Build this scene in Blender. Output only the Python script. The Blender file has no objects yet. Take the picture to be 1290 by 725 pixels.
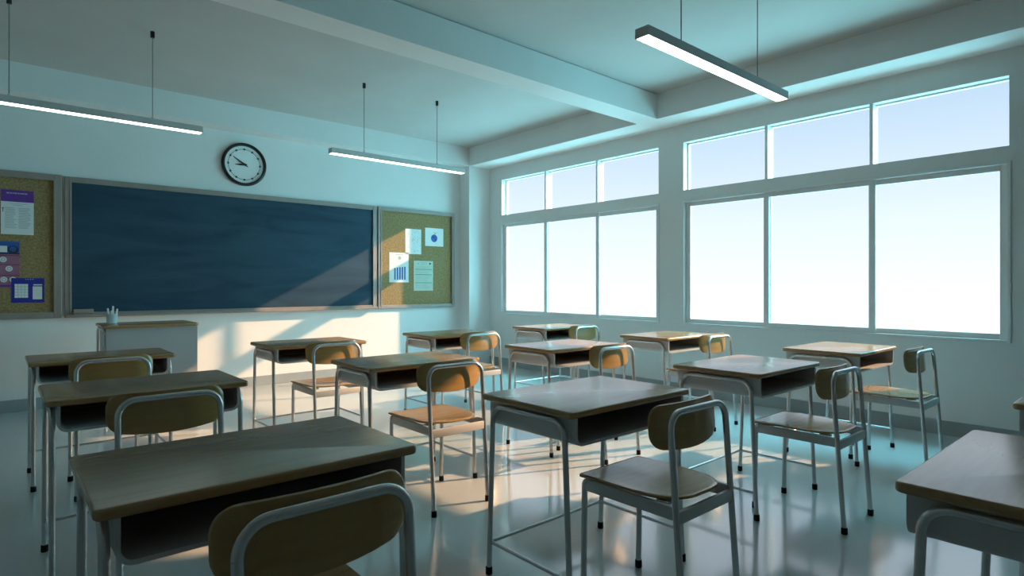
import bpy, bmesh, math, random
from mathutils import Vector, Matrix

random.seed(7)
C = bpy.context.scene.collection
PI = math.pi
W, D, ZC, ZB = 5.75, 7.34, 3.25, 2.98      # window wall x, blackboard wall y, ceiling, beam underside
XL, YB = -1.35, -2.6                       # unseen left wall, unseen back wall
XBEAM, YCOL = 5.35, 7.10                   # face of window-side beam, face of front beam and column

# ------------------------------------------------------------------ materials
def mat(name, col, rough=0.5, metal=0.0, spec=0.5, coat=0.0):
    m = bpy.data.materials.new(name)
    m.use_nodes = True
    b = m.node_tree.nodes['Principled BSDF']
    b.inputs['Base Color'].default_value = (*col, 1)
    b.inputs['Roughness'].default_value = rough
    b.inputs['Metallic'].default_value = metal
    b.inputs['Specular IOR Level'].default_value = spec
    b.inputs['Coat Weight'].default_value = coat
    return m

def noise_mat(name, c0, c1, scale=(8, 8, 8), detail=6, lo=0.3, hi=0.7, bump=0.0, coords='Object', distort=0.0, **kw):
    m = mat(name, c0, **kw)
    nt = m.node_tree
    b = nt.nodes['Principled BSDF']
    tc = nt.nodes.new('ShaderNodeTexCoord')
    mp = nt.nodes.new('ShaderNodeMapping')
    mp.inputs['Scale'].default_value = scale
    nz = nt.nodes.new('ShaderNodeTexNoise')
    nz.inputs['Scale'].default_value = 1.0
    nz.inputs['Detail'].default_value = detail
    nz.inputs['Distortion'].default_value = distort
    rp = nt.nodes.new('ShaderNodeValToRGB')
    rp.color_ramp.elements[0].position = lo
    rp.color_ramp.elements[1].position = hi
    rp.color_ramp.elements[0].color = (*c0, 1)
    rp.color_ramp.elements[1].color = (*c1, 1)
    L = nt.links
    L.new(tc.outputs[coords], mp.inputs['Vector'])
    L.new(mp.outputs['Vector'], nz.inputs['Vector'])
    L.new(nz.outputs['Fac'], rp.inputs['Fac'])
    L.new(rp.outputs['Color'], b.inputs['Base Color'])
    if bump:
        bp = nt.nodes.new('ShaderNodeBump')
        bp.inputs['Strength'].default_value = bump
        bp.inputs['Distance'].default_value = 0.002
        L.new(nz.outputs['Fac'], bp.inputs['Height'])
        L.new(bp.outputs['Normal'], b.inputs['Normal'])
    return m

M = {}
M['wall'] = noise_mat('wall_paint', (0.775, 0.785, 0.785), (0.81, 0.82, 0.82), (1.5, 1.5, 1.5), 4, rough=0.75, spec=0.25)
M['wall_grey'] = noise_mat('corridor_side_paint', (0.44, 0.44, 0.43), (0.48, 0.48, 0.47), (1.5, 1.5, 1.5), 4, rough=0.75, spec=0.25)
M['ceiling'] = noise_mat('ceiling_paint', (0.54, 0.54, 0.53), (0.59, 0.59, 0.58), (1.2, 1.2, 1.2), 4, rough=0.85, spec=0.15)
M['base'] = noise_mat('baseboard_vinyl', (0.30, 0.34, 0.36), (0.34, 0.38, 0.40), (3, 3, 3), rough=0.45)
M['floor'] = noise_mat('floor_vinyl', (0.46, 0.505, 0.52), (0.50, 0.545, 0.56), (0.9, 0.9, 0.9), 5, rough=0.13, spec=0.85)
M['wood'] = noise_mat('desk_laminate', (0.30, 0.178, 0.070), (0.38, 0.235, 0.098), (3.0, 38, 38), 7, 0.25, 0.75, rough=0.22, spec=0.8, distort=0.4)
M['edge'] = noise_mat('desk_edge', (0.20, 0.125, 0.06), (0.27, 0.17, 0.085), (6, 40, 40), 5, rough=0.4)
M['ply'] = noise_mat('chair_plywood', (0.33, 0.198, 0.064), (0.41, 0.255, 0.09), (4.0, 40, 40), 7, 0.25, 0.75, rough=0.20, spec=0.8, distort=0.4)
M['hardboard'] = noise_mat('brown_hardboard', (0.20, 0.095, 0.042), (0.26, 0.13, 0.06), (12, 30, 30), rough=0.6)
M['steel'] = noise_mat('satin_steel_tube', (0.60, 0.62, 0.63), (0.66, 0.68, 0.69), (6, 6, 6), rough=0.26, metal=0.75)
M['pan'] = noise_mat('painted_sheet_steel', (0.52, 0.53, 0.53), (0.56, 0.57, 0.57), (5, 5, 5), rough=0.4, metal=0.1)
M['grey_panel'] = noise_mat('grey_panel_paint', (0.40, 0.40, 0.41), (0.43, 0.43, 0.44), (3, 3, 3), rough=0.5)
M['rubber'] = noise_mat('black_rubber', (0.008, 0.008, 0.009), (0.014, 0.014, 0.016), (20, 20, 20), rough=0.6, spec=0.2)
M['frame'] = noise_mat('window_aluminium', (0.76, 0.78, 0.79), (0.80, 0.82, 0.83), (4, 4, 4), rough=0.35, metal=0.0)
M['board_frame'] = noise_mat('board_frame_wood', (0.29, 0.245, 0.222), (0.34, 0.29, 0.265), (6, 6, 6), rough=0.45, metal=0.15)
M['chalk'] = noise_mat('chalkboard_surface', (0.016, 0.043, 0.076), (0.032, 0.078, 0.120), (0.9, 1, 4.5), 9, 0.30, 0.72, rough=0.62, spec=0.25, distort=1.2)
M['cork'] = noise_mat('cork_sheet', (0.24, 0.165, 0.075), (0.39, 0.285, 0.145), (55, 55, 55), 8, 0.32, 0.68, bump=0.3, rough=0.85, spec=0.15)
M['black'] = noise_mat('black_plastic', (0.006, 0.008, 0.010), (0.010, 0.012, 0.014), (10, 10, 10), rough=0.3)
M['clockface'] = noise_mat('clock_face_card', (0.80, 0.83, 0.82), (0.84, 0.87, 0.86), (6, 6, 6), rough=0.5)
M['paper'] = noise_mat('white_paper', (0.74, 0.76, 0.76), (0.80, 0.82, 0.82), (9, 9, 9), rough=0.7)
M['ppurple'] = noise_mat('purple_print', (0.12, 0.030, 0.28), (0.15, 0.04, 0.33), (12, 12, 12), rough=0.6)
M['pnavy'] = noise_mat('navy_print', (0.018, 0.022, 0.26), (0.025, 0.03, 0.31), (12, 12, 12), rough=0.6)
M['pblue'] = noise_mat('blue_print', (0.02, 0.09, 0.34), (0.03, 0.12, 0.42), (12, 12, 12), rough=0.6)
M['ppink'] = noise_mat('mauve_print', (0.33, 0.12, 0.20), (0.38, 0.15, 0.24), (12, 12, 12), rough=0.6)
M['pgrey'] = noise_mat('grey_print', (0.38, 0.41, 0.43), (0.44, 0.47, 0.49), (12, 12, 12), rough=0.6)
M['pgreen'] = noise_mat('faded_green_paper', (0.50, 0.58, 0.48), (0.56, 0.64, 0.53), (9, 9, 9), rough=0.7)
M['pdark'] = noise_mat('dark_print', (0.02, 0.02, 0.035), (0.03, 0.03, 0.05), (12, 12, 12), rough=0.6)
M['felt'] = noise_mat('grey_felt', (0.22, 0.20, 0.19), (0.28, 0.26, 0.25), (90, 90, 90), rough=0.95, spec=0.1)
M['eraser_wood'] = noise_mat('eraser_back', (0.31, 0.25, 0.205), (0.36, 0.295, 0.245), (6, 40, 40), rough=0.6)
M['chalkstick'] = noise_mat('white_chalk', (0.78, 0.80, 0.80), (0.84, 0.86, 0.86), (30, 30, 30), rough=0.9, spec=0.1)
M['cup'] = noise_mat('pale_ceramic', (0.55, 0.66, 0.68), (0.60, 0.71, 0.73), (8, 8, 8), rough=0.3)
M['lamp'] = noise_mat('lamp_housing_aluminium', (0.55, 0.57, 0.57), (0.59, 0.61, 0.61), (6, 6, 6), rough=0.5, metal=0.0)
M['wire'] = noise_mat('steel_cable', (0.20, 0.23, 0.23), (0.26, 0.29, 0.29), (30, 30, 30), rough=0.4, metal=0.5)

def emit(name, col, s):
    m = mat(name, col, 0.5)
    b = m.node_tree.nodes['Principled BSDF']
    b.inputs['Emission Color'].default_value = (*col, 1)
    b.inputs['Emission Strength'].default_value = s
    return m
M['diffuser'] = emit('lit_lamp_diffuser', (0.95, 0.99, 1.0), 3.8)

def glass():
    m = bpy.data.materials.new('clear_window_glass')
    m.use_nodes = True
    nt = m.node_tree
    nt.nodes.clear()
    out = nt.nodes.new('ShaderNodeOutputMaterial')
    mix = nt.nodes.new('ShaderNodeMixShader')
    tr = nt.nodes.new('ShaderNodeBsdfTransparent')
    gl = nt.nodes.new('ShaderNodeBsdfGlossy')
    fr = nt.nodes.new('ShaderNodeFresnel')
    fr.inputs['IOR'].default_value = 1.10
    tr.inputs['Color'].default_value = (0.98, 0.995, 1.0, 1)
    gl.inputs['Roughness'].default_value = 0.02
    nt.links.new(fr.outputs[0], mix.inputs[0])
    nt.links.new(tr.outputs[0], mix.inputs[1])
    nt.links.new(gl.outputs[0], mix.inputs[2])
    nt.links.new(mix.outputs[0], out.inputs['Surface'])
    return m
M['glass'] = glass()

# ------------------------------------------------------------------ mesh helpers
def BM():
    return bmesh.new()

def finish(name, bm, m, parent=None, loc=None, smooth=None, mats=None):
    bmesh.ops.recalc_face_normals(bm, faces=bm.faces)
    me = bpy.data.meshes.new(name)
    bm.to_mesh(me)
    bm.free()
    for mm in (mats or [m]):
        me.materials.append(mm)
    if smooth is not None:
        me.shade_smooth()
        me.set_sharp_from_angle(angle=math.radians(smooth))
    o = bpy.data.objects.new(name, me)
    C.objects.link(o)
    if parent is not None:
        o.parent = parent
    if loc is not None:
        o.location = loc
    return o

def box(bm, x0, x1, y0, y1, z0, z1, bev=0.0, mi=0, seg=2):
    r = bmesh.ops.create_cube(bm, size=1)
    vs = r['verts']
    for v in vs:
        v.co = Vector(((x0 + x1) / 2 + v.co.x * (x1 - x0), (y0 + y1) / 2 + v.co.y * (y1 - y0), (z0 + z1) / 2 + v.co.z * (z1 - z0)))
    fs = {f for v in vs for f in v.link_faces}
    for f in fs:
        f.material_index = mi
    if bev:
        es = list({e for v in vs for e in v.link_edges})
        rr = bmesh.ops.bevel(bm, geom=es, offset=bev, segments=seg, profile=0.5, affect='EDGES')
        for f in rr['faces']:
            f.material_index = mi

def loft(bm, rings, cap=True, closed=True, mi=0):
    R = [[bm.verts.new(p) for p in r] for r in rings]
    n = len(R[0])
    for a, b in zip(R, R[1:]):
        for i in range(n if closed else n - 1):
            f = bm.faces.new((a[i], a[(i + 1) % n], b[(i + 1) % n], b[i]))
            f.material_index = mi
    if cap:
        bm.faces.new(list(reversed(R[0]))).material_index = mi
        bm.faces.new(R[-1]).material_index = mi
    return R

def fillet(pts, rads, seg=7):
    """polyline with rounded corners"""
    P = [Vector(p) for p in pts]
    out = [P[0]]
    for i in range(1, len(P) - 1):
        r = rads[i - 1] if isinstance(rads, (list, tuple)) else rads
        a, b, c = P[i - 1], P[i], P[i + 1]
        u, v = (a - b).normalized(), (c - b).normalized()
        ang = u.angle(v)
        t = r / math.tan(ang / 2)
        ctr = b + (u + v).normalized() * (r / math.sin(ang / 2))
        s, e = b + u * t - ctr, b + v * t - ctr
        tot = s.angle(e)
        ax = s.cross(e).normalized()
        for k in range(seg + 1):
            out.append(ctr + Matrix.Rotation(tot * k / seg, 3, ax) @ s)
    out.append(P[-1])
    return out

def tube(bm, pts, r, n=14, cap=True, mi=0):
    P = [Vector(p) for p in pts]
    T = []
    for i in range(len(P)):
        d = Vector((0, 0, 0))
        if i > 0: d += (P[i] - P[i - 1]).normalized()
        if i < len(P) - 1: d += (P[i + 1] - P[i]).normalized()
        T.append(d.normalized())
    ref = Vector((1, 0, 0)) if abs(T[0].x) < 0.9 else Vector((0, 1, 0))
    N = (ref - T[0] * ref.dot(T[0])).normalized()
    rings = []
    for i in range(len(P)):
        if i:
            N = (N - T[i] * N.dot(T[i])).normalized()
        B = T[i].cross(N)
        rr = r[i] if isinstance(r, (list, tuple)) else r
        rings.append([P[i] + N * math.cos(2 * PI * k / n) * rr + B * math.sin(2 * PI * k / n) * rr for k in range(n)])
    loft(bm, rings, cap, mi=mi)

def lathe(bm, prof, n=40, axis='z', ctr=(0, 0, 0), mi=0, cap=True):
    rings = []
    for r, h in prof:
        ring = []
        for k in range(n):
            a = 2 * PI * k / n
            if axis == 'z':
                ring.append(Vector((ctr[0] + r * math.cos(a), ctr[1] + r * math.sin(a), ctr[2] + h)))
            else:                                    # axis along -y (out of the blackboard wall)
                ring.append(Vector((ctr[0] + r * math.cos(a), ctr[1] - h, ctr[2] + r * math.sin(a))))
        rings.append(ring)
    loft(bm, rings, cap, mi=mi)

def rrect(hx, hy, r, n=6):
    pts = []
    for cx, cy, a0 in ((hx - r, hy - r, 0), (-hx + r, hy - r, 90), (-hx + r, -hy + r, 180), (hx - r, -hy + r, 270)):
        for k in range(n + 1):
            a = math.radians(a0 + 90 * k / n)
            pts.append((cx + r * math.cos(a), cy + r * math.sin(a)))
    return pts

def top_slab(bm, hx, hy, z0, z1, r=0.03, bev=0.008, cx=0, cy=0):
    rings = []
    t = z1 - z0
    prof = []
    for k in range(5):
        a = PI / 2 * k / 4
        prof.append((bev * (1 - math.sin(a)), z0 + bev * (1 - math.cos(a))))
    for k in range(5):
        a = PI / 2 * k / 4
        prof.append((bev * (1 - math.cos(a)), z1 - bev * (1 - math.sin(a))))
    for ins, z in prof:
        rings.append([(cx + x, cy + y, z) for x, y in rrect(hx - ins, hy - ins, max(r - ins, 0.004))])
    loft(bm, rings)

def tag(o, label=None, cat=None, group=None, kind=None):
    for k, v in (('label', label), ('category', cat), ('group', group), ('kind', kind)):
        if v: o[k] = v
    return o

def thing(name, label, cat, loc=(0, 0, 0), group=None, rz=0):
    o = bpy.data.objects.new(name, None)
    o.empty_display_size = 0.1
    C.objects.link(o)
    o.location = loc
    o.rotation_euler = (0, 0, rz)
    return tag(o, label, cat, group)

def dup(root, loc, label, rz=0):
    r = root.copy(); C.objects.link(r)
    r.location = loc; r.rotation_euler = (0, 0, rz)
    r['label'] = label
    for ch in list(root.children):
        c = ch.copy(); C.objects.link(c); c.parent = r
        for g in list(ch.children):
            d = g.copy(); C.objects.link(d); d.parent = c
    return r

def struct(name, bm, m, **kw):
    o = finish(name, bm, m, **kw)
    o['kind'] = 'structure'
    return o

# ------------------------------------------------------------------ room shell
T = 0.14
b = BM(); box(b, XL - T, W + T, YB - T, D + T, -0.12, 0); struct('floor', b, M['floor'])
b = BM(); box(b, XL - T, W + T, YB - T, D + T, ZC, ZC + 0.15); struct('ceiling', b, M['ceiling'])
b = BM(); box(b, XL - T, W + T, D, D + T, 0, ZC); struct('wall_front', b, M['wall'])
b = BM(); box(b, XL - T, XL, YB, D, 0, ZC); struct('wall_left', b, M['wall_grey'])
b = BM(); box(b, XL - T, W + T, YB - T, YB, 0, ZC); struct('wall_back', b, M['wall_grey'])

# window wall with four openings (two high transom lights, two big windows below them)
WY = [(0.90, 3.70), (4.025, 6.825)]
UZ, LZ = (2.25, 2.78), (0.775, 2.125)
ys = [YB, 0.90, 3.70, 4.025, 6.825, D]
zs = [0, LZ[0], LZ[1], UZ[0], UZ[1], ZC]
b = BM()
hole = {(i, j) for i in (1, 3) for j in (1, 3)}
def wv(cache, x, y, z):
    k = (round(x, 4), round(y, 4), round(z, 4))
    if k not in cache: cache[k] = b.verts.new(k)
    return cache[k]
ca = {}
for i in range(5):
    for j in range(5):
        if (i, j) in hole: continue
        for x in (W, W + T):
            b.faces.new([wv(ca, x, ys[i], zs[j]), wv(ca, x, ys[i + 1], zs[j]), wv(ca, x, ys[i + 1], zs[j + 1]), wv(ca, x, ys[i], zs[j + 1])])
        for di, dj, e in ((-1, 0, 'y0'), (1, 0, 'y1'), (0, -1, 'z0'), (0, 1, 'z1')):
            ni, nj = i + di, j + dj
            if 0 <= ni < 5 and 0 <= nj < 5 and (ni, nj) not in hole: continue
            if e == 'y0': q = [(ys[i], zs[j]), (ys[i], zs[j + 1])]
            elif e == 'y1': q = [(ys[i + 1], zs[j]), (ys[i + 1], zs[j + 1])]
            elif e == 'z0': q = [(ys[i], zs[j]), (ys[i + 1], zs[j])]
            else: q = [(ys[i], zs[j + 1]), (ys[i + 1], zs[j + 1])]
            b.faces.new([wv(ca, W, *q[0]), wv(ca, W, *q[1]), wv(ca, W + T, *q[1]), wv(ca, W + T, *q[0])])
struct('wall_right', b, M['wall'])

# beams and the corner column
b = BM(); box(b, XL, W, YCOL, D, ZB, ZC); struct('beam_front', b, M['wall'])
b = BM(); box(b, XBEAM, W, YB, YCOL, ZB, ZC); struct('beam_right', b, M['wall'])
b = BM(); box(b, XL, XBEAM, 3.765, 4.03, ZB, ZC - 0.008); box(b, XL, XBEAM, 3.785, 4.03, ZC - 0.008, ZC)
struct('beam_middle', b, M['wall'])
b = BM(); box(b, XBEAM, W, YCOL, D, 0, ZB); struct('column_corner', b, M['wall'])

# baseboards
def baseboard(name, x0, x1, y0, y1):
    b = BM(); box(b, x0, x1, y0, y1, 0, 0.115, 0.003); struct(name, b, M['base'])
baseboard('baseboard_front', XL, XBEAM, D - 0.012, D)
baseboard('baseboard_right', W - 0.012, W, YB, YCOL)
baseboard('baseboard_left', XL, XL + 0.012, YB, D - 0.012)

# ------------------------------------------------------------------ windows
def ring_frame(bm, x0, x1, y0, y1, z0, z1, w, bev=0.0, wz=None):
    wz = wz or w
    box(bm, x0, x1, y0, y0 + w, z0, z1, bev)
    box(bm, x0, x1, y1 - w, y1, z0, z1, bev)
    box(bm, x0, x1, y0 + w, y1 - w, z0, z0 + wz, bev)
    box(bm, x0, x1, y0 + w, y1 - w, z1 - wz, z1, bev)

def empty_struct(name, loc):
    o = bpy.data.objects.new(name, None); C.objects.link(o); o.location = loc; o['kind'] = 'structure'; return o

def upper_window(n, y0, y1):
    z0, z1 = UZ
    r = empty_struct('window_%d' % n, (W + 0.07, (y0 + y1) / 2, z0))
    ox, oy, oz = r.location
    def F(name, bm, m):
        for v in bm.verts: v.co -= Vector((ox, oy, oz))
        return finish(name, bm, m, r)
    b = BM(); ring_frame(b, W + 0.085, W + 0.125, y0, y1, z0, z1, 0.012, 0.002); F('window_frame', b, M['frame'])
    p = (y1 - y0) / 3
    for k in (1, 2):
        b = BM(); box(b, W + 0.004, W + 0.125, y0 + p * k - 0.014, y0 + p * k + 0.014, z0, z1, 0.002); F('mullion', b, M['frame'])
    for k in range(3):
        b = BM(); box(b, W + 0.102, W + 0.107, y0 + p * k + 0.012, y0 + p * (k + 1) - 0.012, z0 + 0.01, z1 - 0.01); F('glass_pane', b, M['glass'])

def lower_window(n, y0, y1):
    z0, z1 = LZ
    r = empty_struct('window_%d' % n, (W + 0.07, (y0 + y1) / 2, z0))
    o0 = Vector(r.location)
    def F(name, bm, m, par=r):
        for v in bm.verts: v.co -= o0
        return finish(name, bm, m, par)
    b = BM()
    ring_frame(b, W - 0.010, W + 0.13, y0 - 0.012, y1 + 0.012, z0 - 0.012, z1 + 0.012, 0.022, 0.003)
    F('window_frame', b, M['frame'])
    a0, a1 = y0 + 0.010, y1 - 0.010
    c1, c2 = y0 + 0.935, y0 + 1.865
    hw = 0.032
    spans = [(a0, c1 + hw, 0.040), (c1 - hw, c2 + hw, 0.012), (c2 - hw, a1, 0.040)]
    for s0, s1, dx in spans:
        b = BM(); ring_frame(b, W + dx, W + dx + 0.026, s0, s1, z0 + 0.010, z1 - 0.010, 2 * hw - 0.012, 0.003, 0.044)
        sash = F('sash', b, M['frame'])
        b = BM(); box(b, W + dx + 0.010, W + dx + 0.015, s0 + 0.045, s1 - 0.045, z0 + 0.05, z1 - 0.05); F('glass_pane', b, M['glass'], sash)

upper_window(1, *WY[1]); lower_window(2, *WY[1])
upper_window(3, *WY[0]); lower_window(4, *WY[0])

# ------------------------------------------------------------------ student desk
ZT = 0.750
def make_desk():
    t = thing('school_desk', 'x', 'desk', group='school desks')
    b = BM(); top_slab(b, 0.378, 0.257, ZT - 0.025, ZT, 0.020, 0.008); finish('tabletop', b, M['wood'], t, smooth=40)
    # open steel book tray: folded sheet, open towards the pupil (-y)
    b = BM()
    hx, z0, z1, y0, y1, r, th = 0.340, 0.618, ZT - 0.025, -0.243, 0.240, 0.038, 0.011
    def prof(h, zb, rr):
        p = [(-h, z1)]
        for k in range(7):
            a = PI + PI / 2 * k / 6
            p.append((-h + rr + rr * math.cos(a), zb + rr + rr * math.sin(a)))
        for k in range(7):
            a = -PI / 2 + PI / 2 * k / 6
            p.append((h - rr + rr * math.cos(a), zb + rr + rr * math.sin(a)))
        p.append((h, z1))
        return p
    po, pi_ = prof(hx, z0, r), prof(hx - th, z0 + th, r - th)
    def rows(pr, y): return [b.verts.new((x, y, z)) for x, z in pr]
    of, ob, nf, nb = rows(po, y0), rows(po, y1), rows(pi_, y0), rows(pi_, y1 - th)
    n = len(po)
    for i in range(n - 1):
        b.faces.new((of[i], of[i + 1], ob[i + 1], ob[i]))
        b.faces.new((nf[i], nb[i], nb[i + 1], nf[i + 1]))
        b.faces.new((of[i], nf[i], nf[i + 1], of[i + 1]))
    b.faces.new(ob); b.faces.new(list(reversed(nb)))
    for i in (0, n - 1):
        b.faces.new((of[i], ob[i], nb[i], nf[i]))
    finish('book_tray', b, M['pan'], t, smooth=35)
    b = BM(); box(b, -hx + th, hx - th, y1 - th - 0.005, y1 - th, z0 + th + 0.004, z1 - 0.004, 0.001); finish('tray_back', b, M['hardboard'], t)
    b = BM(); box(b, -hx + th, hx - th, y0 + 0.02, y1 - th - 0.006, z1 - 0.005, z1 - 0.0005, 0.001); finish('tray_lining', b, M['hardboard'], t)
    rt = 0.0112
    for s in (-1, 1):
        x = s * 0.353
        xf = s * 0.354
        yb, yf = 0.205, -0.200
        path = fillet([(xf, 0.232, 0.0), (x, yb, 0.705), (x, yf, 0.705), (xf, -0.232, 0.0)], 0.062, 7)
        # cut where the bends end: rear leg, rail, front leg
        k = 1 + 8
        for nm, seg, foot in (('leg', path[:k], path[0]), ('leg', list(reversed(path[k:])), path[-1])):
            b = BM(); tube(b, seg, rt); lg = finish(nm, b, M['steel'], t, smooth=50)
            b = BM(); lathe(b, [(0.0125, 0.0), (0.0145, 0.002), (0.0140, 0.030), (0.0125, 0.032)], 16, 'z', (foot[0], foot[1], 0.0))
            finish('rubber_foot', b, M['rubber'], lg, smooth=40)
        b = BM(); tube(b, [path[k - 1], path[k]], rt); finish('side_rail', b, M['steel'], t, smooth=50)
        b = BM(); tube(b, [(s * 0.350, 0.221, 0.135), (s * 0.350, -0.221, 0.135)], 0.0075, 10); finish('stretcher', b, M['steel'], t, smooth=50)
    b = BM(); tube(b, [(-0.350, 0.226, 0.135), (0.350, 0.226, 0.135)], 0.0075, 10); finish('stretcher', b, M['steel'], t, smooth=50)
    return t

# ------------------------------------------------------------------ student chair
def make_chair():
    t = thing('school_chair', 'x', 'chair', group='school chairs')
    rt = 0.0118
    slope = 0.075
    hx = 0.178
    def yup(z): return -0.225 + slope * z
    # moulded plywood seat
    def seat_outline(s):
        pts = []
        ctrl = [(0.188, 0.245), (0.186, 0.05)]
        n = 14
        for k in range(5): pts.append((0.188 - 0.002 * k / 4, 0.232 - 0.20 * k / 4))
        for k in range(1, n):
            a = PI / 2 * k / n
            c, q = math.cos(a), math.sin(a)
            pts.append((0.186 * c ** 0.62, 0.03 - 0.225 * q ** 0.75))
        full = pts + [(-x, y) for x, y in reversed(pts)]
        full.append((0.0, -0.195)) if False else None
        full += [(-0.176, 0.244), (-0.09, 0.247), (0.0, 0.248), (0.09, 0.247), (0.176, 0.244)]
        return [(x * s, 0.025 + (y - 0.025) * s) for x, y in full]
    def zs_(x, y):
        dish = 0.009 * (min(abs(x) / 0.19, 1)) ** 2.4
        fr = max(0, (y - 0.10) / 0.145)
        bk = max(0, (-0.06 - y) / 0.14)
        return 0.457 + dish * (1 - 0.75 * fr) - 0.003 * (1 - fr) * (1 - bk) + 0.004 * fr * (1 - fr) + 0.006 * bk ** 1.6 - 0.002 * fr
    b = BM()
    th = 0.011
    rings = []
    for s in (0.12, 0.35, 0.6, 0.8, 0.93, 0.985):
        rings.append([(x, y, zs_(x, y) + th) for x, y in seat_outline(s)])
    rings.append([(x, y, zs_(x, y) + th * 0.72) for x, y in seat_outline(1.0)])
    rings.append([(x, y, zs_(x, y) + th * 0.25) for x, y in seat_outline(1.0)])
    for s in (0.985, 0.93, 0.8, 0.6, 0.35, 0.12):
        rings.append([(x, y, zs_(x, y)) for x, y in seat_outline(s)])
    loft(b, rings); finish('seat', b, M['ply'], t, smooth=50)
    # curved plywood backrest in front of the tube
    def back_outline(s):
        zc, pts = 0.711, []
        hw, hh, r, n = 0.208, 0.072, 0.050, 6
        for cx, cz, a0 in ((hw - r, hh - r, 0), (-hw + r, hh - r, 90), (-hw + r, -hh + r, 180), (hw - r, -hh + r, 270)):
            for k in range(n + 1):
                a = math.radians(a0 + 90 * k / n)
                pts.append((cx + r * math.cos(a), cz + r * math.sin(a)))
            if a0 in (90, 270):
                pass
            if a0 == 180 or a0 == 0:
                m = 7
                sg = 1 if a0 == 180 else -1
                for k in range(1, m):
                    f = k / m
                    pts.append((sg * (-(hw - r) + 2 * (hw - r) * f), (-hh if a0 == 180 else hh)))
        out = []
        for x, z in pts:
            bow = -0.018 * max(0, -z / hh) * (1 - (x / hw) ** 2) + 0.004 * max(0, z / hh) * (1 - (x / hw) ** 2)
            out.append((x * s, zc + (z + bow) * s))
        return out
    def yb_(x, z): return -0.146 + slope * (z - 0.72) + 0.034 * (abs(x) / 0.2) ** 2 
    b = BM()
    th = 0.012
    rings = []
    for s, dy in ((0.1, 0), (0.4, 0), (0.7, 0), (0.9, 0), (0.98, 0), (1.0, 0.003), (1.0, th - 0.003), (0.98, th), (0.9, th), (0.7, th), (0.4, th), (0.1, th)):
        rings.append([(x, yb_(x, z) + dy, z) for x, z in back_outline(s)])
    loft(b, rings); finish('backrest', b, M['ply'], t, smooth=50)
    # rear legs run up into the back frame
    ztop = 0.765
    path = fillet([(-hx, yup(0), 0), (-hx, yup(ztop), ztop), (hx, yup(ztop), ztop), (hx, yup(0), 0)], 0.062, 8)
    k = 2
    for seg, s in ((path[:k], -1), (list(reversed(path[-k:])), 1)):
        b = BM(); tube(b, seg, rt); lg = finish('leg', b, M['steel'], t, smooth=50)
        b = BM(); lathe(b, [(0.0130, 0.0), (0.0150, 0.002), (0.0145, 0.030), (0.0130, 0.032)], 16, 'z', (s * hx, yup(0.01), 0.0))
        finish('rubber_foot', b, M['rubber'], lg, smooth=40)
    b = BM(); tube(b, path[k - 1:-(k - 1)], rt); bf = finish('back_frame', b, M['steel'], t, smooth=50)
    for s in (-1, 1):
        b = BM(); lathe(b, [(0.0045, 0.0), (0.0045, 0.002), (0.003, 0.003)], 12, 'y', (s * 0.105, yup(ztop) - rt + 0.0006, ztop)); finish('screw', b, M['steel'], bf, smooth=40)
    for s in (-1, 1):
        x = s * 0.174
        b = BM(); tube(b, fillet([(x, 0.225, 0.0), (x, 0.218, 0.446), (x, 0.10, 0.448)], 0.018, 5)[:-1], rt); lg = finish('leg', b, M['steel'], t, smooth=50)
        b = BM(); lathe(b, [(0.0130, 0.0), (0.0150, 0.002), (0.0145, 0.030), (0.0130, 0.032)], 16, 'z', (x, 0.225, 0.0))
        finish('rubber_foot', b, M['rubber'], lg, smooth=40)
        b = BM()
        y1, y0 = 0.212, yup(0.42) + 0.004
        box(b, x - 0.009, x + 0.009, y0, y1, 0.410, 0.456, 0.004); finish('side_rail', b, M['pan'], t, smooth=40)
        b = BM(); box(b, x - s * 0.03 - 0.018, x - s * 0.03 + 0.018, -0.15, -0.10, 0.448, 0.459, 0.003); finish('seat_bracket', b, M['steel'], t, smooth=40)
    b = BM(); box(b, -0.172, 0.172, yup(0.40) - 0.008, yup(0.40) + 0.008, 0.398, 0.442, 0.004); finish('rear_rail', b, M['pan'], t, smooth=40)
    b = BM(); box(b, -0.166, 0.166, 0.205, 0.221, 0.414, 0.450, 0.004); finish('front_rail', b, M['pan'], t, smooth=40)
    return t

CX = [0.525, 1.905, 3.285, 4.665]
RY = [0.195, 1.69, 3.17, 4.66]
CXC = [0.525, 1.895, 3.268, 4.64]
col_words = ['the leftmost column', 'the second column from the left', 'the third column from the left', 'the column beside the windows']
desk_spots = [
    (1, 0, 'nearest desk in the bottom right corner, wood top cut off by the frame edge'),
    (2, 0, 'desk at the right photo edge showing only the corner of its top'),
    (0, 1, 'large olive-shaded wooden-topped desk nearest the camera at bottom left'),
    (1, 1, 'grey-glinting wooden-topped desk at centre front with its whole left side frame showing'),
    (2, 1, 'wooden-topped desk between the centre front desk and the window-side desk, white glare on its top'),
    (3, 1, 'pale-lit wooden-topped desk closest to the right window, chair pulled behind it to the right'),
    (0, 2, 'olive-shaded wooden-topped desk in the leftmost column, second from the camera'),
    (1, 2, 'half sunlit wooden-topped desk in the middle of the second column from the left'),
    (2, 2, 'glinting wooden-topped desk in the middle row between the sunlit desk and the window wall'),
    (3, 2, 'wooden-topped desk by the pillar between the two windows, middle row'),
    (0, 3, 'wooden-topped desk in the leftmost column directly before the grey teacher desk'),
    (1, 3, 'half sunlit wooden-topped desk below the blackboard right end, front row'),
    (2, 3, 'wooden-topped desk in front of the corner column, below the right cork board'),
    (3, 3, 'farthest wooden-topped desk under the left window, front row'),
]
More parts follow.
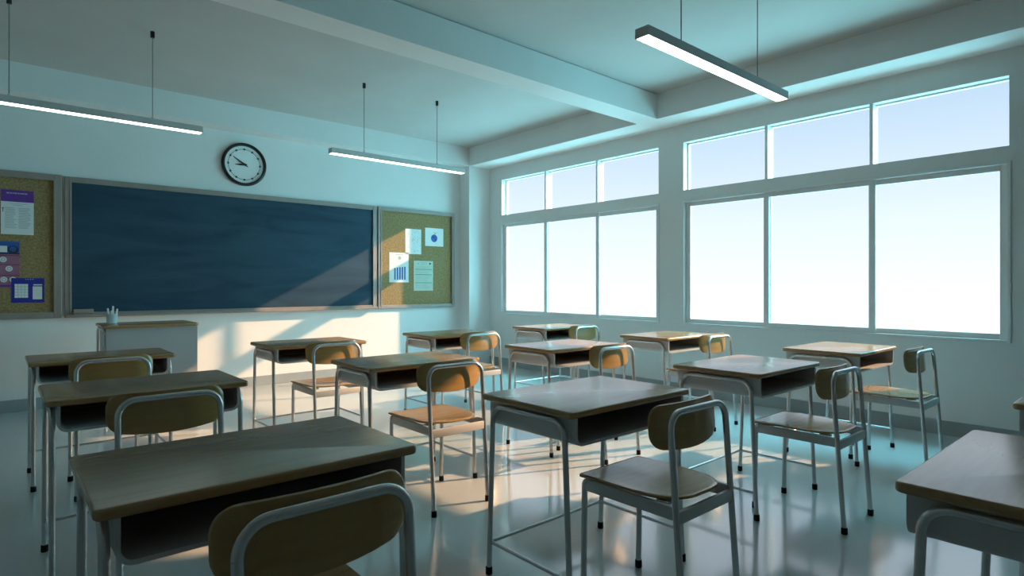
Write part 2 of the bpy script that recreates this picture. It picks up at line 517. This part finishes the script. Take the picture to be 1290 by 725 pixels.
chair_spots = {
    (0, 1): 'nearest plywood chair with thick tube back at the bottom left, seen from behind',
    (1, 1): 'plywood chair at centre right foreground with glinting dished seat behind the centre front desk',
    (2, 1): 'plywood chair left of the two standing clear at right, behind the third column desk',
    (3, 1): 'plywood chair standing nearest the window wall, rightmost of all chairs',
    (0, 2): 'dark plywood chair back in the leftmost column, second from the camera',
    (1, 2): 'sunlit orange plywood chair with whole seat showing in the middle of the room',
    (2, 2): 'plywood chair with half sunlit back tucked at the middle desk before the left window',
    (3, 2): 'small plywood chair back below the pillar between the two windows',
    (0, 3): 'plywood chair back in the leftmost column in front of the teacher desk',
    (1, 3): 'sunlit plywood chair at the desk below the blackboard right end, seat visible',
    (2, 3): 'plywood chair below the corner column with sunlit seat',
    (3, 3): 'farthest plywood chair, shaded greenish back under the left window',
}
desk0, chair0 = make_desk(), make_chair()
fd = fc = True
for i, j, lab in desk_spots:
    loc = (CX[i] + (0.03 if j == 0 else 0), RY[j], 0)
    if fd:
        desk0.location = loc; desk0['label'] = lab; fd = False
    else:
        dup(desk0, loc, lab)
for (i, j), lab in chair_spots.items():
    loc = (CXC[i] + (-0.017 if (i, j) == (0, 1) else 0), RY[j] - (0.387 if (i, j) == (0, 1) else 0.365), 0)
    if fc:
        chair0.location = loc; chair0['label'] = lab; fc = False
    else:
        dup(chair0, loc, lab)

# ------------------------------------------------------------------ teacher desk with cup of chalk
tx, ty, tz = 1.075, 6.40, 0.85
t = thing('teacher_desk', 'tall teacher desk with wood top and plain grey front panel before the blackboard', 'desk', (tx, ty, 0))
b = BM(); top_slab(b, 0.37, 0.29, tz - 0.026, tz, 0.03, 0.009); finish('tabletop', b, M['wood'], t, smooth=40)
b = BM(); box(b, -0.352, 0.362, -0.268, -0.252, 0.10, tz - 0.026, 0.003); finish('front_panel', b, M['grey_panel'], t)
for s in (-1, 1):
    b = BM(); box(b, s * 0.335 - 0.006, s * 0.335 + 0.006, -0.215, 0.225, tz - 0.30, tz - 0.026, 0.003); finish('side_panel', b, M['pan'], t)
    x = s * 0.352
    path = fillet([(x, 0.255, 0.0), (x, 0.245, tz - 0.040), (x, -0.225, tz - 0.040), (x, -0.235, 0.0)], 0.055, 7)
    for seg, foot in ((path[:9], path[0]), (list(reversed(path[9:])), path[-1])):
        b = BM(); tube(b, seg, 0.013); lg = finish('leg', b, M['steel'], t, smooth=50)
        b = BM(); lathe(b, [(0.014, 0.0), (0.016, 0.002), (0.0155, 0.03), (0.014, 0.032)], 16, 'z', (foot[0], foot[1], 0)); finish('rubber_foot', b, M['rubber'], lg, smooth=40)
    b = BM(); tube(b, [path[8], path[9]], 0.013); finish('side_rail', b, M['steel'], t, smooth=50)
    b = BM(); tube(b, [(x, 0.252, 0.14), (x, -0.232, 0.14)], 0.008, 10); finish('stretcher', b, M['steel'], t, smooth=50)
b = BM(); box(b, -0.329, 0.329, 0.18, 0.192, tz - 0.16, tz - 0.026, 0.003); finish('back_panel', b, M['pan'], t)

cx_, cy_ = 0.815, 6.52
t = tag(finish('chalk_cup', (lambda b: (lathe(b, [(0.036, 0), (0.041, 0.003), (0.045, 0.085), (0.0455, 0.088), (0.042, 0.088), (0.039, 0.008), (0.0, 0.008)], 32, 'z'), b)[1])(BM()), M['cup'], None, (cx_, cy_, tz), smooth=40),
        'pale blue-grey cup standing on the left end of the teacher desk', 'cup')
for k, (dx, dy, lx, ly, h, lab) in enumerate([
        (-0.020, 0.010, -0.012, 0.004, 0.130, 'leftmost chalk stick standing in the cup'),
        (0.006, 0.014, 0.004, 0.004, 0.150, 'tallest chalk stick in the middle of the cup'),
        (0.018, -0.006, 0.022, 0.0, 0.125, 'chalk stick leaning out of the right side of the cup'),
        (-0.004, -0.015, -0.002, -0.006, 0.110, 'short chalk stick at the near rim of the cup')]):
    b = BM(); tube(b, [(0, 0, 0), (lx * 0.93, ly * 0.93, h - 0.006), (lx, ly, h)], [0.0085, 0.008, 0.006], 12)
    tag(finish('chalk_stick', b, M['chalkstick'], None, (cx_ + dx, cy_ + dy, tz + 0.0085), smooth=50), lab, 'chalk', 'chalk sticks in the cup')

# ------------------------------------------------------------------ boards on the front wall
def framed_board(name, lab, cat, x0, x1, z0, z1, surf, surfname, fw, tray=0.0, fd=0.032):
    t = thing(name, lab, cat, ((x0 + x1) / 2, D, z0))
    o = Vector(t.location)
    def F(nm, bm, m, par=t):
        for v in bm.verts: v.co -= o
        return finish(nm, bm, m, par)
    b = BM(); box(b, x0 + fw * 0.5, x1 - fw * 0.5, D - 0.016, D, z0 + fw * 0.5, z1 - fw * 0.5); F(surfname, b, surf)
    b = BM()
    box(b, x0, x0 + fw, D - fd, D, z0, z1, 0.005); box(b, x1 - fw, x1, D - fd, D, z0, z1, 0.005)
    box(b, x0 + fw, x1 - fw, D - fd, D, z1 - fw, z1, 0.005); box(b, x0 + fw, x1 - fw, D - fd, D, z0, z0 + fw, 0.005)
    F('board_frame', b, M['board_frame'])
    b = BM()                                   # raised inner lip of the frame
    q = fw - 0.012
    box(b, x0 + q, x0 + fw + 0.004, D - fd - 0.006, D - fd + 0.004, z0 + q, z1 - q, 0.002); box(b, x1 - fw - 0.004, x1 - q, D - fd - 0.006, D - fd + 0.004, z0 + q, z1 - q, 0.002)
    box(b, x0 + fw + 0.004, x1 - fw - 0.004, D - fd - 0.006, D - fd + 0.004, z1 - fw - 0.004, z1 - q, 0.002)
    F('frame_lip', b, M['board_frame'])
    if tray:
        b = BM(); box(b, x0 + 0.01, x1 - 0.01, D - tray, D - fd, z0 + 0.004, z0 + 0.022, 0.004)
        box(b, x0 + 0.01, x1 - 0.01, D - tray, D - tray + 0.008, z0 + 0.022, z0 + 0.032, 0.003); F('chalk_tray', b, M['board_frame'])
    return t
framed_board('chalkboard', 'wide dark blue chalkboard in a grey-brown frame on the front wall', 'blackboard', 0.522, 3.930, 0.878, 2.277, M['chalk'], 'writing_surface', 0.052, 0.085)
framed_board('cork_board', 'cork notice board right of the chalkboard with four white papers', 'notice board', 3.950, 5.228, 0.878, 2.280, M['cork'], 'cork_surface', 0.048, 0, 0.04)
framed_board('cork_board', 'cork notice board left of the chalkboard with purple and blue papers', 'notice board', -0.775, 0.500, 0.878, 2.282, M['cork'], 'cork_surface', 0.060, 0, 0.04)

t = thing('chalkboard_eraser', 'grey felt chalkboard eraser on the tray at the left end of the chalkboard', 'eraser', (0.672, D - 0.058, 0.9015))
b = BM(); box(b, -0.08, 0.08, -0.016, 0.022, 0, 0.022, 0.003); finish('felt_pad', b, M['felt'], t)
b = BM(); box(b, -0.082, 0.082, -0.018, 0.024, 0.022, 0.060, 0.005); finish('eraser_back', b, M['eraser_wood'], t)

# ------------------------------------------------------------------ pinned papers
YP = D - 0.0163
def paper(name, lab, cat, group, x0, x1, z0, z1, body, marks, tilt=0.0):
    """one sheet: marks are ('r', x0,x1,z0,z1, mat) in 0..1 sheet coordinates or ('c', x, z, radius in m, mat) or ('o', ...) rings"""
    w, h = x1 - x0, z1 - z0
    mats, idx = [body], {body.name: 0}
    def mi(m):
        if m.name not in idx:
            idx[m.name] = len(mats); mats.append(m)
        return idx[m.name]
    b = BM()
    box(b, -w / 2, w / 2, -0.0016, 0, -h / 2, h / 2)
    lev = 0.0018
    for mk in marks:
        lev += 0.00008
        if mk[0] == 'r':
            _, a, c, e, g, m = mk
            box(b, -w / 2 + a * w, -w / 2 + c * w, -lev, -0.0012, -h / 2 + e * h, -h / 2 + g * h, 0, mi(m))
        elif mk[0] == 'c':
            _, a, c, r, m = mk
            lathe(b, [(r, 0.0012), (r, lev)], 24, 'y', (-w / 2 + a * w, 0, -h / 2 + c * h), mi(m))
        elif mk[0] == 't':
            _, a, c, e, g, th, m = mk          # stroke from (a,c) to (e,g)
            p, q = Vector((-w / 2 + a * w, 0, -h / 2 + c * h)), Vector((-w / 2 + e * w, 0, -h / 2 + g * h))
            d = (q - p).normalized(); nrm = Vector((-d.z, 0, d.x)) * th / 2
            loft(b, [[p + nrm + Vector((0, yy, 0)), p - nrm + Vector((0, yy, 0)), q - nrm + Vector((0, yy, 0)), q + nrm + Vector((0, yy, 0))] for yy in (-0.0012, -lev)], mi=mi(m))
    o = finish(name, b, body, None, ((x0 + x1) / 2, YP, (z0 + z1) / 2), mats=mats)
    o.rotation_euler = (0, tilt, 0)
    return tag(o, lab, cat, group)

rr = random.Random(3)
def text_lines(a, c, z_top, z_bot, n, m, th=0.35):
    out = []
    p = (z_top - z_bot) / n
    for k in range(n):
        out.append(('r', a, a + (c - a) * rr.uniform(0.7, 1.0), z_top - p * k - p * th, z_top - p * k, m))
    return out

# left board
mk = [('r', 0, 1, 0.735, 1, M['ppurple'])]
x = 0.16
for wd in (0.10, 0.05, 0.03, 0.09, 0.06, 0.12, 0.08):
    mk.append(('r', x, x + wd, 0.915, 0.94, M['pgrey'])); x += wd + 0.018
mk += [('r', 0.24, 0.80, 0.69, 0.70, M['pgrey']), ('r', 0.36, 0.66, 0.655, 0.665, M['pgrey'])]
mk += [('r', 0.05, 0.07, 0.50, 0.58, M['pdark']), ('r', 0.03, 0.09, 0.575, 0.59, M['pdark'])]
mk += text_lines(0.12, 0.48, 0.60, 0.12, 13, M['pgrey']) + text_lines(0.53, 0.93, 0.60, 0.12, 13, M['pgrey'])
paper('notice_sheet', 'white sheet with a purple header, topmost on the left cork board', 'notice', 'papers on the left cork board', 0.046, 0.286, 1.680, 2.100, M['paper'], mk)
mk = [('r', 0, 1, 0.74, 1, M['pblue']), ('r', 0, 0.62, 0.76, 0.90, M['paper']), ('c', 0.80, 0.82, 0.040, M['pdark']), ('c', 0.80, 0.835, 0.026, M['pblue']), ('r', 0, 1, 0.72, 0.745, M['pdark'])]
for zc, xs in ((0.60, (0.5,)), (0.40, (0.28, 0.68)), (0.16, (0.22, 0.52, 0.80))):
    mk += [('r', 0, 1, zc + 0.085, zc + 0.095, M['pdark'])]
    for xc in xs:
        mk += [('c', xc, zc, 0.026, M['paper']), ('c', xc, zc, 0.017, M['pgrey']), ('c', xc, zc, 0.010, M['paper'])]
mk += [('r', 0, 1, 0, 0.04, M['ppurple'])]
paper('infographic_poster', 'mauve poster with a blue header and white circles, middle of the left cork board', 'poster', 'papers on the left cork board', -0.055, 0.180, 1.185, 1.612, M['ppink'], mk)
mk = [('r', 0.10, 0.50, 0.20, 0.76, M['paper']), ('r', 0.64, 0.93, 0.13, 0.66, M['paper']), ('r', 0.66, 0.93, 0.70, 0.75, M['paper'])]
for k in range(1, 4): mk.append(('r', 0.10 + 0.10 * k - 0.006, 0.10 + 0.10 * k + 0.006, 0.20, 0.76, M['pgrey']))
for k in range(1, 5): mk.append(('r', 0.10, 0.50, 0.20 + 0.112 * k - 0.008, 0.20 + 0.112 * k + 0.008, M['pgrey']))
for k in range(4): mk.append(('r', 0.42 + 0.07 * k, 0.45 + 0.07 * k, 0.93, 0.965, M['pgrey']))
o = paper('calendar_sheet', 'navy blue calendar sheet with a white grid, lowest on the left cork board', 'calendar', 'papers on the left cork board', 0.120, 0.366, 1.034, 1.268, M['pnavy'], mk)
o.location.y = YP - 0.0026
# right board
mk = []
for k in range(26):
    a, c = rr.uniform(0.12, 0.88), rr.uniform(0.08, 0.92)
    th = rr.uniform(0, PI)
    mk.append(('t', a, c, a + 0.07 * math.cos(th), c + 0.05 * math.sin(th), 0.004, M['pgrey'] if k % 4 else M['pblue']))
paper('doodle_sheet', 'white sheet with faint doodles, upper left one on the right cork board', 'notice', 'papers on the right cork board', 4.387, 4.650, 1.645, 2.003, M['paper'], mk)
mk = [('c', 0.49, 0.44, 0.056, M['pblue']), ('c', 0.44, 0.50, 0.016, M['pnavy']), ('c', 0.55, 0.38, 0.012, M['pnavy']), ('r', 0.42, 0.66, 0.74, 0.765, M['pgrey']), ('t', 0.50, 0.66, 0.58, 0.73, 0.006, M['pnavy'])]
paper('globe_sheet', 'white sheet with a round blue picture, upper right one on the right cork board', 'notice', 'papers on the right cork board', 4.717, 5.035, 1.772, 2.037, M['paper'], mk)
mk = [('r', 0.30, 0.72, 0.925, 0.94, M['pgrey']), ('c', 0.53, 0.82, 0.024, M['pgrey']), ('r', 0.36, 0.70, 0.70, 0.71, M['pgrey']), ('r', 0.20, 0.90, 0.085, 0.095, M['pgrey'])]
for k in range(5):
    mk.append(('r', 0.25 + 0.128 * k, 0.325 + 0.128 * k, 0.095, (0.48, 0.50, 0.51, 0.52, 0.53)[k], M['pblue']))
paper('bar_chart_sheet', 'white sheet with a dark blue bar chart, leftmost on the right cork board', 'chart', 'papers on the right cork board', 4.132, 4.440, 1.240, 1.658, M['paper'], mk)
mk = [('c', 0.22, 0.91, 0.014, M['pgrey']), ('c', 0.84, 0.91, 0.014, M['pdark']), ('r', 0.33, 0.72, 0.93, 0.95, M['pgrey']), ('r', 0.38, 0.68, 0.89, 0.905, M['pgrey'])]
for z in (0.71, 0.53, 0.26): mk.append(('r', 0.07, 0.93, z, z + 0.014, M['pdark']))
mk += text_lines(0.10, 0.90, 0.82, 0.74, 3, M['pgrey'], 0.3) + text_lines(0.10, 0.90, 0.68, 0.56, 3, M['pgrey'], 0.3) + text_lines(0.10, 0.90, 0.49, 0.30, 5, M['pgrey'], 0.3) + text_lines(0.10, 0.90, 0.22, 0.06, 4, M['pgrey'], 0.3)
paper('form_sheet', 'pale green printed form, lowest on the right cork board', 'notice', 'papers on the right cork board', 4.526, 4.853, 1.120, 1.552, M['pgreen'], mk)

# ------------------------------------------------------------------ wall clock
kx, kz = 2.213, 2.616
t = thing('wall_clock', 'round black-rimmed clock high on the wall above the chalkboard', 'clock', (kx, D, kz))
b = BM(); lathe(b, [(0.236, 0.0), (0.250, 0.010), (0.252, 0.030), (0.246, 0.044), (0.232, 0.050), (0.221, 0.046), (0.216, 0.030), (0.216, 0.0)], 64, 'y', cap=False); finish('rim', b, M['black'], t, smooth=50)
b = BM(); lathe(b, [(0.217, 0.004), (0.217, 0.022)], 64, 'y'); finish('clock_face', b, M['clockface'], t)
b = BM()
for k in range(60):
    a = 2 * PI * k / 60
    big = k % 5 == 0
    lathe(b, [(0.0115 if big else 0.0056, 0.0215), (0.0115 if big else 0.0056, 0.0232)], 14 if big else 8, 'y', (0.178 * math.sin(a), 0, 0.178 * math.cos(a)))
finish('hour_marks', b, M['black'], t)
def hand(name, deg, ln, wd, back, h):
    a = math.radians(deg)
    d, n = Vector((math.sin(a), 0, math.cos(a))), Vector((math.cos(a), 0, -math.sin(a)))
    b = BM()
    prof = [d * -back + n * wd * 0.4, d * -back - n * wd * 0.4, -n * wd, d * ln * 0.3 - n * wd * 0.8, d * ln - n * 0.0025, d * ln + n * 0.0025, d * ln * 0.3 + n * wd * 0.8, n * wd]
    loft(b, [[p + Vector((0, -y, 0)) for p in prof] for y in (h, h + 0.0025)])
    finish(name, b, M['black'], t)
hand('hour_hand', 264, 0.105, 0.013, 0.03, 0.026)
hand('minute_hand', 303, 0.150, 0.011, 0.045, 0.030)
b = BM(); lathe(b, [(0.014, 0.022), (0.014, 0.036), (0.010, 0.038)], 20, 'y'); finish('hub', b, M['black'], t)

# ------------------------------------------------------------------ suspended strip lamps
def make_lamp():
    t = thing('pendant_strip_lamp', 'x', 'lamp', group='suspended strip lamps')
    L, hw, h = 0.805, 0.043, 0.052
    b = BM()                                    # aluminium channel, open below
    box(b, -L, L, -hw, hw, 0.016, h, 0.003); box(b, -L, L, -hw, -hw + 0.005, 0, 0.018); box(b, -L, L, hw - 0.005, hw, 0, 0.018)
    box(b, -L, -L + 0.006, -hw + 0.005, hw - 0.005, 0, 0.018); box(b, L - 0.006, L, -hw + 0.005, hw - 0.005, 0, 0.018)
    finish('housing', b, M['lamp'], t)
    b = BM(); box(b, -L + 0.007, L - 0.007, -hw + 0.006, hw - 0.006, -0.002, 0.0155, 0.002); finish('diffuser', b, M['diffuser'], t)
    for s in (-1, 1):
        x = s * 0.443
        b = BM(); tube(b, [(x, 0, h - 0.001), (x, 0, ZC - 2.488)], 0.0032, 8); w = finish('suspension_cable', b, M['wire'], t)
        b = BM(); lathe(b, [(0.014, 0), (0.016, 0.002), (0.016, 0.047), (0.016, 0.05)], 16, 'z', (x, 0, ZC - 2.488 - 0.05)); finish('ceiling_cap', b, M['black'], w)
        b = BM(); lathe(b, [(0.010, 0), (0.010, 0.012), (0.004, 0.022)], 12, 'z', (x, 0, h)); finish('cable_grip', b, M['lamp'], w)
    return t
l0 = make_lamp()
l0.location = (3.275, 5.53, 2.488); l0['label'] = 'lit strip lamp hanging before the wall right of the clock'
dup(l0, (0.522, 5.53, 2.488), 'lit strip lamp hanging at the upper left, left of the clock')
dup(l0, (3.335, 1.875, 2.488), 'lit strip lamp hanging nearest the camera, above the right windows')

# ------------------------------------------------------------------ daylight
world = bpy.data.worlds.new('daylight_sky')
bpy.context.scene.world = world
world.use_nodes = True
nt = world.node_tree
nt.nodes.clear()
out = nt.nodes.new('ShaderNodeOutputWorld')
bg = nt.nodes.new('ShaderNodeBackground')
tc = nt.nodes.new('ShaderNodeTexCoord')
sp = nt.nodes.new('ShaderNodeSeparateXYZ')
mr = nt.nodes.new('ShaderNodeMapRange')
mr.inputs['From Min'].default_value = -1
mr.inputs['From Max'].default_value = 1
rp = nt.nodes.new('ShaderNodeValToRGB')
def s2(z): return (z + 1) / 2
stops = [(-1.0, (2.40, 6.50, 7.30)), (-0.55, (0.90, 2.25, 2.60)), (-0.30, (0.66, 0.98, 1.10)), (-0.15, (0.70, 0.80, 0.87)), (-0.03, (0.71, 0.76, 0.80)), (0.10, (0.58, 0.65, 0.73)), (0.26, (0.38, 0.50, 0.62)), (0.33, (0.90, 1.02, 1.18)), (0.57, (1.30, 1.45, 1.65)), (0.66, (2.50, 7.40, 8.60)), (1.0, (4.40, 14.0, 16.2))]
el = rp.color_ramp.elements
el[0].position, el[0].color = s2(stops[0][0]), (*stops[0][1], 1)
el[1].position, el[1].color = s2(stops[-1][0]), (*stops[-1][1], 1)
for z, c in stops[1:-1]:
    e = el.new(s2(z)); e.color = (*c, 1)
nt.links.new(tc.outputs['Generated'], sp.inputs[0])
nt.links.new(sp.outputs['Z'], mr.inputs['Value'])
nt.links.new(mr.outputs[0], rp.inputs['Fac'])
# the sky on the sun's side (towards -y, outside this view) is a brighter, clearer cyan
sm = nt.nodes.new('ShaderNodeMapRange')
sm.interpolation_type = 'SMOOTHSTEP'
sm.inputs['From Min'].default_value = 0.10
sm.inputs['From Max'].default_value = -0.25
sm.inputs['To Min'].default_value = 0
sm.inputs['To Max'].default_value = 1
mx = nt.nodes.new('ShaderNodeMix')
mx.data_type = 'RGBA'
mx.blend_type = 'LIGHTEN'
mx.inputs[7].default_value = (1.18, 3.50, 4.00, 1)
nt.links.new(sp.outputs['Y'], sm.inputs['Value'])
nt.links.new(sm.outputs[0], mx.inputs[0])
nt.links.new(rp.outputs['Color'], mx.inputs[6])
nt.links.new(mx.outputs[2], bg.inputs['Color'])
bg.inputs['Strength'].default_value = 1.0
nt.links.new(bg.outputs[0], out.inputs['Surface'])

sd = bpy.data.lights.new('sun', 'SUN')
sd.energy = 5.7
sd.color = (1.0, 0.565, 0.30)
sd.angle = math.radians(0.9)
so = bpy.data.objects.new('sun', sd)
C.objects.link(so)
so.location = (12, 2, 8)
so.rotation_euler = Vector((-2.6, 1.0, -1.365)).to_track_quat('-Z', 'Y').to_euler()

# ------------------------------------------------------------------ camera
cd = bpy.data.cameras.new('camera')
cd.sensor_width = 36
cd.lens = 747.0 / 1290 * 36
cd.shift_y = -3.5 / 1290
cd.clip_start = 0.02
co = bpy.data.objects.new('camera', cd)
C.objects.link(co)
co.location = (0, 0, 1.2)
co.rotation_euler = (PI / 2, 0, 0.85308 - PI / 2)
S = bpy.context.scene
S.camera = co
S.view_settings.view_transform = 'Standard'
S.view_settings.look = 'None'
S.view_settings.exposure = 0.62
S.view_settings.gamma = 1.0
S.view_settings.use_curve_mapping = False
S.cycles.use_denoising = True
S.cycles.max_bounces = 12
S.cycles.diffuse_bounces = 8
S.cycles.sample_clamp_indirect = 6
